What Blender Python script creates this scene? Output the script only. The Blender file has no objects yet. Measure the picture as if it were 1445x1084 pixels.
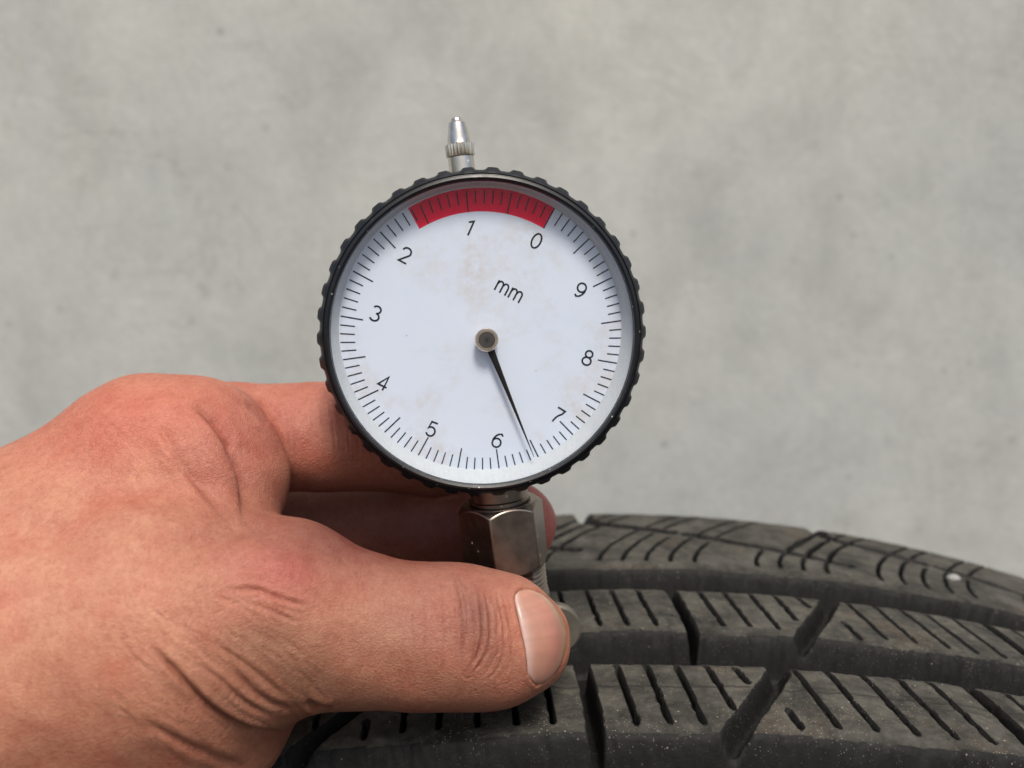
import bpy, math, random
import numpy as np
from mathutils import Matrix, Vector

sc = bpy.context.scene
COL = sc.collection
MM = 0.001
# ------------------------------------------------------------------ camera
F = 1200.0                      # focal length in photo pixels (1445 wide)
CH, TH, CY, RO = 57.876, 0.1554, -104.6778, -0.0124
r0 = np.array([1., 0, 0]); u0 = np.array([0, math.sin(TH), math.cos(TH)]); f0 = np.array([0, math.cos(TH), -math.sin(TH)])
RV = r0*math.cos(RO) + u0*math.sin(RO)
UV = -r0*math.sin(RO) + u0*math.cos(RO)
CPOS = np.array([0, CY, CH])
cam_d = bpy.data.cameras.new("camera")
cam = bpy.data.objects.new("camera", cam_d); COL.objects.link(cam)
M = Matrix(((RV[0], UV[0], -f0[0], CPOS[0]*MM), (RV[1], UV[1], -f0[1], CPOS[1]*MM), (RV[2], UV[2], -f0[2], CPOS[2]*MM), (0, 0, 0, 1)))
cam.matrix_world = M
cam_d.sensor_width = 36; cam_d.lens = 36*F/1445
cam_d.clip_start = 0.005; cam_d.clip_end = 50
cam_d.dof.use_dof = True; cam_d.dof.focus_distance = 0.1065; cam_d.dof.aperture_fstop = 24
sc.camera = cam
# ------------------------------------------------------------------ world, sun
SUN_EL, SUN_AZ = 58.0, 168.0      # azimuth clockwise from +Y
w = bpy.data.worlds.new("World"); sc.world = w; w.use_nodes = True
nt = w.node_tree; bg = nt.nodes['Background']
sky = nt.nodes.new('ShaderNodeTexSky'); sky.sky_type = 'NISHITA'; sky.sun_disc = False
sky.sun_elevation = math.radians(SUN_EL); sky.sun_rotation = math.radians(SUN_AZ)
sky.air_density = 1.0; sky.dust_density = 4.0; sky.ozone_density = 0.6
nt.links.new(sky.outputs[0], bg.inputs[0]); bg.inputs[1].default_value = 0.07
sl = bpy.data.lights.new("sun", 'SUN'); sl.energy = 1.5; sl.angle = math.radians(16); sl.color = (1.0, 0.93, 0.83)
so = bpy.data.objects.new("sun", sl); COL.objects.link(so)
el, az = math.radians(SUN_EL), math.radians(SUN_AZ)
sd = Vector((math.sin(az)*math.cos(el), math.cos(az)*math.cos(el), math.sin(el)))
so.rotation_euler = sd.to_track_quat('Z', 'Y').to_euler()
so.location = (0.3, -0.5, 0.8)
sc.view_settings.view_transform = 'Standard'; sc.view_settings.look = 'None'
sc.view_settings.exposure = 0.78; sc.view_settings.gamma = 1.0
sc.cycles.max_bounces = 8; sc.cycles.transparent_max_bounces = 12

# ------------------------------------------------------------------ helpers
def cam2world(P):               # P (...,3): right, down-positive y flipped to up, forward  (mm)
    P = np.asarray(P, float)
    return CPOS + P[..., :1]*RV + P[..., 1:2]*UV + P[..., 2:3]*f0
def px(x, y, d):                # photo point at depth d mm -> camera-space mm
    return np.array([(x-722.5)*d/F, -(y-542)*d/F, d])

def mesh_obj(name, V, Fc, mat, parent=None, smooth=True, mtx=None, attrs=None, uv=None):
    me = bpy.data.meshes.new(name)
    V = np.asarray(V, float)*MM
    if isinstance(Fc, np.ndarray):
        n, k = Fc.shape
        me.vertices.add(len(V)); me.vertices.foreach_set('co', V.astype(np.float32).ravel())
        me.loops.add(n*k); me.loops.foreach_set('vertex_index', Fc.astype(np.int32).ravel())
        me.polygons.add(n); me.polygons.foreach_set('loop_start', np.arange(0, n*k, k, dtype=np.int32))
        me.update(calc_edges=True); me.validate()
    else:
        me.from_pydata([tuple(v) for v in V], [], Fc)
    me.polygons.foreach_set('use_smooth', np.full(len(me.polygons), smooth))
    if attrs:
        for an, arr in attrs.items():
            if arr.ndim == 1:
                a = me.attributes.new(an, 'FLOAT', 'POINT'); a.data.foreach_set('value', arr.astype(np.float32))
            else:
                a = me.attributes.new(an, 'FLOAT_COLOR', 'POINT')
                c = np.ones((len(arr), 4), np.float32); c[:, :3] = arr; a.data.foreach_set('color', c.ravel())
    if uv is not None:
        l = me.uv_layers.new(name='uv'); idx = np.zeros(len(me.loops), np.int32); me.loops.foreach_get('vertex_index', idx)
        l.data.foreach_set('uv', uv[idx].astype(np.float32).ravel())
    me.materials.append(mat)
    o = bpy.data.objects.new(name, me); COL.objects.link(o)
    if mtx is not None: o.matrix_world = mtx
    if parent is not None: o.parent = parent
    return o

def tag(o, label=None, cat=None, group=None, kind=None):
    if label: o['label'] = label
    if cat: o['category'] = cat
    if group: o['group'] = group
    if kind: o['kind'] = kind
    return o
def sharp(o, deg=35):
    me = o.data
    me.set_sharp_from_angle(angle=math.radians(deg)); return o

class MT:                        # tiny node-material builder
    def __init__(s, name):
        s.m = bpy.data.materials.new(name); s.m.use_nodes = True; s.t = s.m.node_tree
        s.b = s.t.nodes['Principled BSDF']; s.out = s.t.nodes['Material Output']
    def n(s, typ, **kw):
        x = s.t.nodes.new('ShaderNode'+typ)
        for k, v in kw.items():
            if k in x.inputs.keys(): s.set(x.inputs[k], v)
            else: setattr(x, k, v)
        return x
    def set(s, inp, v):
        if isinstance(v, bpy.types.NodeSocket): s.t.links.new(v, inp)
        else: inp.default_value = v
    def p(s, **kw):
        for k, v in kw.items(): s.set(s.b.inputs[k.replace('_', ' ')], v)
    def coord(s, kind='Object'): return s.n('TexCoord').outputs[kind]
    def mapping(s, vec, scale=(1, 1, 1), rot=(0, 0, 0)):
        m = s.n('Mapping'); s.set(m.inputs['Vector'], vec); m.inputs['Scale'].default_value = scale; m.inputs['Rotation'].default_value = rot
        return m.outputs[0]
    def noise(s, vec, scale, detail=4, rough=.5, dist=0):
        x = s.n('TexNoise'); s.set(x.inputs['Vector'], vec)
        x.inputs['Scale'].default_value = scale; x.inputs['Detail'].default_value = detail; x.inputs['Roughness'].default_value = rough; x.inputs['Distortion'].default_value = dist
        return x.outputs['Fac']
    def voro(s, vec, scale, feature='F1', out='Distance'):
        x = s.n('TexVoronoi'); x.feature = feature; s.set(x.inputs['Vector'], vec); x.inputs['Scale'].default_value = scale
        return x.outputs[out]
    def ramp(s, fac, stops, interp='LINEAR'):
        r = s.n('ValToRGB'); s.set(r.inputs[0], fac); cr = r.color_ramp; cr.interpolation = interp
        while len(cr.elements) < len(stops): cr.elements.new(0.5)
        for e, (p, c) in zip(cr.elements, stops):
            e.position = p; e.color = (c, c, c, 1) if not isinstance(c, tuple) else (*c, 1)
        return r.outputs[0]
    def mix(s, a, b, fac, blend='MIX'):
        x = s.n('Mix'); x.data_type = 'RGBA'; x.blend_type = blend
        s.set(x.inputs[0], fac); s.set(x.inputs[6], a if isinstance(a, bpy.types.NodeSocket) else (*a, 1)); s.set(x.inputs[7], b if isinstance(b, bpy.types.NodeSocket) else (*b, 1))
        return x.outputs[2]
    def math(s, op, a, b=0.0):
        x = s.n('Math'); x.operation = op; s.set(x.inputs[0], a); s.set(x.inputs[1], b); return x.outputs[0]
    def attr(s, name, out='Fac'):
        x = s.n('Attribute'); x.attribute_name = name; return x.outputs[out]
    def bump(s, h, strength=.3, dist=.0002, normal=None):
        x = s.n('Bump'); x.inputs['Strength'].default_value = strength; x.inputs['Distance'].default_value = dist; s.set(x.inputs['Height'], h)
        if normal is not None: s.set(x.inputs['Normal'], normal)
        return x.outputs[0]

def simple(name, col, rough=.5, metal=0., scuff=.15, scale=400, bumpd=.00003, coat=0):
    m = MT(name); c = m.coord()
    n1 = m.noise(c, scale, 5, .6); n2 = m.noise(c, scale*.2, 3)
    lo = tuple(x*(1-scuff*1.6) for x in col); hi = tuple(min(1, x*(1+scuff)) for x in col)
    m.p(Base_Color=m.mix(lo, hi, m.math('MULTIPLY', m.math('ADD', n1, n2), .5)), Metallic=metal,
        Roughness=m.math('ADD', m.math('MULTIPLY', n2, .25), rough-.12), Normal=m.bump(n1, .25, bumpd))
    m.b.inputs['Specular IOR Level'].default_value = .2
    if coat: m.p(Coat_Weight=coat, Coat_Roughness=.1)
    return m.m

# materials -------------------------------------------------------------
def mat_concrete():
    m = MT('concrete'); c = m.coord('Object')
    big = m.noise(c, 2.2, 7, .62, .5); mid = m.noise(m.mapping(c, (1, 1, .8)), 15, 8, .70, .4); fine = m.noise(c, 170, 5, .7)
    base = m.ramp(big, [(.36, (.44, .46, .445)), (.5, (.49, .505, .475)), (.64, (.545, .55, .505))])
    base = m.mix(base, m.ramp(mid, [(.32, .86), (.5, 1.0), (.68, 1.11)]), 1.0, 'MULTIPLY')
    brown = m.ramp(m.noise(c, 11, 6, .65, .6), [(.58, 0.), (.78, .45)])
    base = m.mix(base, (.42, .395, .33), brown)
    # thin hairline scratches and cracks
    wv = m.voro(m.mapping(c, (1, 1, 1.7), (0, .5, 0)), 2.3, 'DISTANCE_TO_EDGE')
    crk = m.math('MULTIPLY', m.ramp(wv, [(0, 1.), (.012, 0.)]), m.ramp(m.noise(c, 3, 3), [(.48, 0.), (.62, .55)]))
    rn = m.noise(m.mapping(c, (1, 1, 1.6), (0, .6, 0)), 5.5, 5, .6, 1.5)
    rl = m.math('MULTIPLY', m.ramp(m.math('ABSOLUTE', m.math('SUBTRACT', rn, .5)), [(0, 1.), (.006, 0.)]), m.ramp(m.noise(c, 4.5, 3), [(.54, 0.), (.64, .45)]))
    base = m.mix(base, (.27, .25, .21), rl)
    pits = m.voro(c, 38); pm = m.math('MULTIPLY', m.ramp(pits, [(.05, 1.), (.14, 0.)]), m.ramp(m.noise(c, 9, 2), [(.5, 0.), (.6, .7)]))
    base = m.mix(base, (.19, .19, .18), pm)
    base = m.mix(base, m.ramp(fine, [(.3, .92), (.7, 1.06)]), 1., 'MULTIPLY')
    m.p(Base_Color=base, Roughness=.85, Normal=m.bump(m.math('ADD', fine, m.math('MULTIPLY', mid, 2.)), .3, .002))
    return m.m

def mat_rubber():
    m = MT('tyre_rubber'); c = m.coord('Object'); uv = m.coord('UV')
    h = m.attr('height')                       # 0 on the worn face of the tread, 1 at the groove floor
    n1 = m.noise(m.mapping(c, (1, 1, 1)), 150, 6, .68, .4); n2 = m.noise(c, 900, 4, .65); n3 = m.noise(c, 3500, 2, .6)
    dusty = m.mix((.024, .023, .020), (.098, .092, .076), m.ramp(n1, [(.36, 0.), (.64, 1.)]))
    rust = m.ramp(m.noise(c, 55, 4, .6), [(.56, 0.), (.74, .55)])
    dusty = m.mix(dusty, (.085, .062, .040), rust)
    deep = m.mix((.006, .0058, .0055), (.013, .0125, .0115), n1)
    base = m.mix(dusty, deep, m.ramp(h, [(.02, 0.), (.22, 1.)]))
    base = m.mix(base, m.ramp(n2, [(.3, .72), (.7, 1.25)]), 1., 'MULTIPLY')
    # pale sand grains lodged in the worn surface
    v = m.voro(c, 1300); sel = m.voro(c, 1300, 'F1', 'Color')
    pick = m.math('GREATER_THAN', m.n('SeparateColor', Color=sel).outputs[0], .94)
    grain = m.math('MULTIPLY', m.math('MULTIPLY', pick, m.ramp(v, [(.10, 1.), (.22, 0.)])), m.ramp(m.noise(c, 60, 3), [(.4, .08), (.6, 1.)]))
    v3 = m.voro(c, 3100); s3 = m.n('SeparateColor', Color=m.voro(c, 3100, 'F1', 'Color'))
    g3 = m.math('MULTIPLY', m.math('MULTIPLY', m.math('GREATER_THAN', s3.outputs[0], .72), m.ramp(v3, [(.12, .6), (.36, 0.)])), m.ramp(m.noise(c, 110, 3), [(.42, .05), (.62, 1.)]))
    grain = m.math('MAXIMUM', grain, g3)
    grain = m.math('MULTIPLY', grain, m.ramp(h, [(.05, 1.), (.4, .2)]))
    base = m.mix(base, (.42, .39, .33), grain)
    # thin mould seam along the middle rib (uv is in units of 100 mm)
    sep = m.n('SeparateXYZ', Vector=uv)
    wob = m.math('MULTIPLY', m.math('SUBTRACT', m.noise(m.mapping(uv, (1, 0, 0)), 14, 3), .5), .03)
    ln = m.math('ABSOLUTE', m.math('SUBTRACT', m.math('SUBTRACT', sep.outputs[1], .018), wob))
    ln2 = m.math('ABSOLUTE', m.math('SUBTRACT', m.math('SUBTRACT', sep.outputs[1], .001), m.math('MULTIPLY', wob, 1.6)))
    seam = m.ramp(ln, [(.0008, 1.), (.0032, 0.)])
    seam2 = m.math('MULTIPLY', m.ramp(ln2, [(.0006, .7), (.0022, 0.)]), m.ramp(m.noise(uv, 9, 2), [(.45, 0.), (.55, 1.)]))
    seam = m.math('MULTIPLY', m.math('MAXIMUM', seam, seam2), m.ramp(h, [(.02, 1.), (.06, 0.)]))
    base = m.mix(base, (.018, .017, .015), m.math('MULTIPLY', seam, .75))
    hh = m.math('ADD', m.math('MULTIPLY', n2, .8), m.math('ADD', m.math('MULTIPLY', n3, .5), m.math('MULTIPLY', n1, 1.5)))
    hh = m.math('SUBTRACT', m.math('ADD', hh, m.math('MULTIPLY', grain, 1.5)), m.math('MULTIPLY', seam, 1.6))
    m.p(Base_Color=base, Roughness=m.math('ADD', m.math('MULTIPLY', n1, .25), .55), Normal=m.bump(hh, .5, .00013))
    m.b.inputs['Specular IOR Level'].default_value = .28
    return m.m

def mat_skin():
    m = MT('skin'); c = m.coord('Object')
    tint = m.attr('tint', 'Color')
    n1 = m.noise(c, 160, 5, .6); n2 = m.noise(c, 480, 4, .6)
    base = m.mix(tint, m.ramp(n1, [(.3, (.95, .80, .78)), (.5, (1., 1., 1.)), (.72, (1.06, 1.12, 1.10))]), 1., 'MULTIPLY')
    base = m.mix(base, m.ramp(n2, [(.3, (.90, .80, .78)), (.7, (1.07, 1.12, 1.12))]), .8, 'MULTIPLY')
    fn = m.noise(c, 1500, 4, .7); base = m.mix(base, m.ramp(fn, [(.32, (.88, .80, .78)), (.5, (1., 1., 1.)), (.7, (1.08, 1.12, 1.12))]), 1., 'MULTIPLY')
    pv = m.voro(c, 950); base = m.mix(base, m.ramp(pv, [(.02, (.78, .66, .62)), (.13, (1., 1., 1.))]), .55, 'MULTIPLY')
    # fine criss-cross relief lines of the skin
    v1 = m.voro(m.mapping(c, (1, 1, 1.6)), 1700, 'DISTANCE_TO_EDGE'); v2 = m.voro(m.mapping(c, (1.5, 1, 1)), 3100, 'DISTANCE_TO_EDGE')
    w1 = m.ramp(v1, [(0, 0.), (.18, 1.)]); w2 = m.ramp(v2, [(0, 0.), (.2, 1.)])
    hh = m.math('ADD', m.math('MULTIPLY', w1, .26), m.math('ADD', m.math('MULTIPLY', w2, .22), m.math('ADD', m.math('MULTIPLY', n2, .9), m.math('MULTIPLY', m.noise(c, 2600, 3, .6), .5))))
    base = m.mix(base, m.ramp(w1, [(0, .95), (1, 1.0)]), 1., 'MULTIPLY')
    m.p(Base_Color=base, Roughness=m.math('ADD', m.math('MULTIPLY', n2, .2), .40), Normal=m.bump(hh, .75, .00013),
        Subsurface_Weight=.13, Subsurface_Scale=.0011)
    m.b.inputs['Subsurface Radius'].default_value = (1.0, .38, .22)
    m.b.inputs['Specular IOR Level'].default_value = .42
    return m.m

def mat_nail():
    m = MT('nail'); c = m.coord('Object'); t = m.attr('tint', 'Color')
    n = m.noise(c, 500, 3); st = m.noise(m.mapping(c, (1, 1, 1)), 1500, 2)
    m.p(Base_Color=m.mix(t, m.ramp(n, [(.3, .93), (.7, 1.05)]), 1., 'MULTIPLY'), Roughness=.30, Subsurface_Weight=.2, Subsurface_Scale=.001,
        Normal=m.bump(st, .15, .00004), Coat_Weight=.25, Coat_Roughness=.25)
    m.b.inputs['Subsurface Radius'].default_value = (1, .4, .25)
    return m.m

def mat_dial():
    m = MT('dial_enamel'); c = m.coord('Object')
    a = m.noise(c, 95, 5, .6, .5); b = m.noise(c, 900, 5, .7); d = m.noise(c, 260, 5, .65)
    base = m.mix((.66, .755, .90), (.72, .80, .92), d)
    stain = m.math('MULTIPLY', m.ramp(a, [(.47, 0.), (.66, 1.)]), m.ramp(m.math('ADD', m.math('MULTIPLY', b, .6), m.math('MULTIPLY', d, .4)), [(.40, .05), (.60, 1.)]))
    base = m.mix(base, (.54, .46, .36), m.math('MULTIPLY', stain, .48))
    v = m.voro(c, 620); sel = m.n('SeparateColor', Color=m.voro(c, 620, 'F1', 'Color'))
    sp = m.math('MULTIPLY', m.math('GREATER_THAN', sel.outputs[0], .94), m.ramp(v, [(.05, 1.), (.1, 0.)]))
    base = m.mix(base, (.10, .08, .07), m.math('MULTIPLY', sp, .8))
    m.p(Base_Color=base, Roughness=.45)
    return m.m

def mat_crystal():
    m = MT('clear_crystal'); c = m.coord('Object')
    m.t.nodes.remove(m.b)
    tr = m.n('BsdfTransparent'); gl = m.n('BsdfGlossy'); gl.inputs['Roughness'].default_value = .08
    df = m.n('BsdfDiffuse'); df.inputs['Color'].default_value = (.75, .76, .76, 1)
    lw = m.n('Fresnel'); lw.inputs['IOR'].default_value = 1.47
    mx = m.n('MixShader'); m.set(mx.inputs[0], m.math('MULTIPLY', lw.outputs[0], .4)); m.set(mx.inputs[1], tr.outputs[0]); m.set(mx.inputs[2], gl.outputs[0])
    # wear: fine scuffs and dust, denser towards the worn rim
    rim = m.attr('rim')
    n = m.noise(c, 2600, 4, .7); sc_ = m.noise(m.mapping(c, (1, .06, 1), (0, 0, .7)), 2500, 3)
    f = m.math('MULTIPLY', m.ramp(m.math('ADD', m.math('MULTIPLY', n, .6), m.math('MULTIPLY', sc_, .4)), [(.48, .0), (.78, .5)]), m.math('ADD', m.math('MULTIPLY', rim, .3), .0))
    m2 = m.n('MixShader'); m.set(m2.inputs[0], f); m.set(m2.inputs[1], mx.outputs[0]); m.set(m2.inputs[2], df.outputs[0])
    m.t.links.new(m2.outputs[0], m.out.inputs[0])
    return m.m

def mat_nickel(name, col, rough):
    m = MT(name); c = m.coord('Object')
    n = m.noise(c, 500, 5, .65); n2 = m.noise(m.mapping(c, (1, .1, 1)), 2400, 3)
    base = m.mix(tuple(x*.8 for x in col), col, m.ramp(n, [(.35, 0.), (.65, 1.)]))
    v = m.voro(c, 1100); sel = m.n('SeparateColor', Color=m.voro(c, 1100, 'F1', 'Color'))
    sp = m.math('MULTIPLY', m.math('GREATER_THAN', sel.outputs[0], .88), m.ramp(v, [(.12, 1.), (.26, 0.)]))
    base = m.mix(base, (.8, .75, .66), m.math('MULTIPLY', sp, .5))
    m.p(Base_Color=base, Metallic=m.math('SUBTRACT', 1., m.math('MULTIPLY', sp, .6)), Roughness=m.math('ADD', m.math('MULTIPLY', n, .22), rough-.1),
        Normal=m.bump(m.math('ADD', n2, m.math('MULTIPLY', sp, -1.)), .2, .00002))
    return m.m

def mat_bezel():
    m = MT('black_bezel_rubber'); c = m.coord('Object')
    n = m.noise(c, 700, 5, .65); n2 = m.noise(c, 150, 3)
    base = m.mix((.005, .006, .008), (.016, .018, .022), n)
    v = m.voro(c, 1500); sel = m.n('SeparateColor', Color=m.voro(c, 1500, 'F1', 'Color'))
    sp = m.math('MULTIPLY', m.math('MULTIPLY', m.math('GREATER_THAN', sel.outputs[0], .86), m.ramp(v, [(.1, 1.), (.22, 0.)])), m.ramp(n2, [(.4, .2), (.6, 1.)]))
    base = m.mix(base, (.5, .5, .48), sp)
    m.p(Base_Color=base, Roughness=m.math('ADD', m.math('MULTIPLY', n, .3), .22), Normal=m.bump(n, .4, .00006))
    return m.m

M_conc, M_rub, M_skin, M_nail, M_dial, M_cry, M_bez = mat_concrete(), mat_rubber(), mat_skin(), mat_nail(), mat_dial(), mat_crystal(), mat_bezel()
M_nick = mat_nickel('nickel_plate', (.33, .28, .235), .32)
M_foot = simple('satin_plate', (.19, .175, .145), .55, .5, .45, 500)
M_chrome = mat_nickel('bright_chrome', (.86, .80, .71), .24)
M_case = mat_nickel('case_metal', (.45, .44, .42), .42)
M_ring = simple('pale_rim_plastic', (.52, .57, .61), .4, 0, .12, 700)
M_red = simple('red_print', (.86, .014, .06), .45, 0, .10, 900)
M_ink = simple('dark_ink', (.020, .028, .036), .5, 0, .1, 600)
M_point = simple('black_pointer_paint', (.018, .017, .016), .42, 0, .1, 500)
M_hubd = simple('dark_hub_metal', (.16, .15, .145), .4, .9, .2, 900)
M_hubr = mat_nickel('hub_rim_metal', (.80, .70, .60), .28)
M_peb = simple('white_grit', (.34, .34, .33), .6, 0, .05, 500)

M_asph = simple('asphalt', (.055, .053, .05), .85, 0, .3, 60, .002)  # for the unseen ground, made dark to cut bounce light
# ------------------------------------------------------------------ setting
def sheet(name, V, mat, label_kind=True):
    o = mesh_obj(name, V, [(0, 1, 2, 3)], mat, smooth=False); o['kind'] = 'structure'; return o
R_T = 311.8077
WY = 560.0
zb = -2*R_T
wall = mesh_obj('concrete_wall', [(-3500, WY, zb), (3500, WY, zb), (3500, WY, 1500), (-3500, WY, 1500), (-3500, WY+180, zb), (3500, WY+180, zb), (3500, WY+180, 1500), (-3500, WY+180, 1500)],
                [(0, 1, 2, 3), (5, 4, 7, 6), (3, 2, 6, 7), (1, 5, 6, 2), (4, 0, 3, 7), (0, 4, 5, 1)], M_conc, smooth=False)
wall['kind'] = 'structure'
sheet('ground', [(-6000, -6000, zb), (6000, -6000, zb), (6000, 6000, zb), (-6000, 6000, zb)], M_asph)

# ------------------------------------------------------------------ tyre
PS, X0, RC, RIB, GRV, SHO = 0.0335, 18.3309, 1277.6, 18.167, 10.018, 47.32
NP = 36; PITCH = 2*math.pi*R_T/NP
V4 = RIB/2; V3 = V4+GRV; V2 = V3+RIB; V1 = V2+GRV; VS = V1+SHO
def sstep(x): x = np.clip(x, 0, 1); return x*x*(3-2*x)
def seg_dist(S, V, pts):
    d = np.full(S.shape, 1e9)
    for (a, b), (c, e) in zip(pts[:-1], pts[1:]):
        dx, dy = c-a, e-b; t = np.clip(((S-a)*dx+(V-b)*dy)/(dx*dx+dy*dy), 0, 1)
        d = np.minimum(d, np.hypot(S-a-t*dx, V-b-t*dy))
    return d
FEAT = []      # (polyline, half width, ramp, depth, coarse?)
def ft(pts, hw, ramp, dep, coarse=False): FEAT.append((pts, hw, ramp, dep, coarse))
# middle rib
ft([(-9.4, 12), (-9.1, 6), (-8.6, 0), (-8.3, -8), (-8.2, -12)], 1.15, .7, 6.2, True)
for s0 in (-4.3, -0.15, 4.05): ft([(s0, 7.8), (s0+1.1, -6.9)], .40, .34, 5.2)
ft([(8.2, 8.2), (9.6, -3.4)], .40, .34, 5.2); ft([(12.2, 7.3), (13.0, 3.4)], .43, .38, 4.4)
ft([(19.2, 12.5), (18.2, 7), (16.2, 3.2), (13.2, -1.6), (8.8, -8.6), (7.0, -12)], 1.75, 1.5, 3.3, True)
ft([(16.6, -3.6), (17.0, -7.0)], .43, .38, 4.4)
for s0 in (20.5, 25.2, 30.1, 35.0, 39.6): ft([(s0, 8.3), (s0+1.3, -6.6)], .40, .34, 5.2)
# second rib
ft([(7.3, 39), (7.9, 32), (8.3, 24), (8.6, 17)], 1.0, .7, 6.2, True)
for s0 in (-7.1, -2.8, 1.7): ft([(s0, 35.6), (s0+1.4, 21.4)], .36, .32, 5.2)
for s0 in (12.4, 16.7, 21.1): ft([(s0, 35.8), (s0+1.2, 21.8)], .36, .32, 5.2)
ft([(25.4, 36), (26.2, 25.6)], .42, .36, 4.4); ft([(29.4, 36.2), (30.2, 31.8)], .42, .36, 4.4)
ft([(36.5, 40), (34.6, 34.8), (31, 28), (27, 21.6), (23.2, 15)], 1.7, 1.5, 3.3, True)
ft([(34.0, 26.2), (34.6, 20.8)], .42, .36, 4.4)
for s0 in (37.9, 42.6): ft([(s0, 36.3), (s0+1.1, 21.8)], .36, .32, 5.2)
# far shoulder: long slanting grooves broken by ties, and curved cross sipes
ft([(-6.5, 97), (-5.6, 88), (-4.6, 80), (-1.5, 77)], 2.2, 2.0, 2.8, True); ft([(-1.5, 77), (13.2, 71.4)], 1.6, 1.1, 4.2, True)
ft([(16.4, 70.3), (28.6, 65)], 1.5, 1.0, 4.0, True); ft([(28.6, 65), (38, 61.6), (46.6, 58.2)], 1.3, 1.0, 3.4, True)
def Lv(s):
    s = (s+6.5) % PITCH-6.5
    return np.interp(s, [-6.5, -4.4, 13.4, 28.6, 46.4, 47.9], [92, 79, 71.4, 65, 58.5, 58])
def curve(v): return 7.6*np.maximum(0, (v-51.6)/17.2)**1.45
for s0 in (-3.8, .8, 5.3, 9.9, 14.6, 26.6, 31.1, 35.6, 40.2):
    for (va, vb) in ((51.6, None), (None, 90)):
        vv = np.linspace(51.6, 90, 60); ss = s0+curve(vv); lv = Lv(ss)
        k = vv < lv-1.6 if va else vv > lv+1.9
        if k.sum() < 3: continue
        pts = list(zip(ss[k], vv[k]))[::4]
        if va is None and s0 in (5.3, 26.6): continue
        ft(pts, .40, .4, 3.0)

def ds_line(S, V, pts, period=PITCH):
    mx = sum(p[0] for p in pts)/len(pts)
    Sw = (S-mx+period/2) % period-period/2+mx
    return seg_dist(Sw, V, pts)
def tread_depth(S, V, fine=True):
    H = np.zeros(S.shape)
    S0, V0 = S, V
    n_ = lambda a, b, c_: np.sin(a*S0+1.7*np.sin(b*V0+c_))*np.sin(b*V0-1.3*np.sin(a*S0*.7+c_))
    S = S0+.08*n_(1.1, .9, .3)+.012*n_(2.9, 2.3, 1.); V = V0+.16*n_(.8, .5, 2.)+.08*n_(2.3, 1.9, .5)
    def add(d): np.maximum(H, d, out=H)
    for vc in (V4+GRV/2, V2+GRV/2, -V4-GRV/2, -V2-GRV/2):
        wob = .25*np.sin(S/PITCH*2*math.pi*2+vc)
        x = GRV/2+.15-np.abs(V-vc)+wob
        add(7.2*np.clip(x/2.0, 0, 1)**1.0 - .0*x)
    for pts, hw, ramp, dep, coarse in FEAT:
        if not fine and not coarse: continue
        ramp2 = max(ramp, .22 if fine else 1.0)
        vs_ = [p[1] for p in pts]
        for sign in ((1,) if max(vs_) < 13 and min(vs_) > -13 else (1, -1)):
            m = (V*sign > min(vs_)-3) & (V*sign < max(vs_)+3)
            if not m.any(): continue
            d = ds_line(S[m]*sign + (0 if sign == 1 else 13), V[m]*sign, pts)
            H[m] = np.maximum(H[m], dep*sstep((hw-d)/ramp2+ .0))
    H += .05*(1+n_(.9, .7, 4.))+.03*n_(3.1, 2.7, 2.)
    # softly rounded rib shoulders
    for ve in (V4, V3, V2, V1):
        for sg in (1, -1):
            x = np.abs(V-ve*sg); H += .50*np.exp(-(x/1.25)**2)*(H < 1.6)
    a = np.abs(V); H += np.where(a > VS-9, (a-(VS-9))**2*.075, 0)
    return H
def tyre_pt(S, V, H=0):
    r = R_T-V*V/(2*RC)-H
    tx = r*np.sin(S/R_T); tz = r*np.cos(S/R_T)-R_T
    return np.stack([X0+tx*math.cos(PS)+V*math.sin(PS), -tx*math.sin(PS)+V*math.cos(PS), tz], -1)
tyre = bpy.data.objects.new('car_tyre', None); COL.objects.link(tyre)
tag(tyre, 'worn black car tyre with sand grains in its grooved and siped tread', 'tyre')
tyre.empty_display_size = .05
AX = tyre_pt(np.array(0.), np.array(0.), R_T)      # centre of the tyre
tyre.location = Vector(AX*MM)
bpy.context.view_layer.update()
INV_T = Matrix.Translation(-Vector(AX*MM))
def grid_faces(n, m):
    i = np.arange(n-1)[:, None]*m+np.arange(m-1)[None]
    return np.stack([i, i+m, i+m+1, i+1], -1).reshape(-1, 4)
def soff(V): return np.where(V < 46, -.088*V, -.088*46+curve(V))
splits = [-VS-0.0, -(V2+GRV/2), -(V4+GRV/2), V4+GRV/2, V2+GRV/2, VS]
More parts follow.
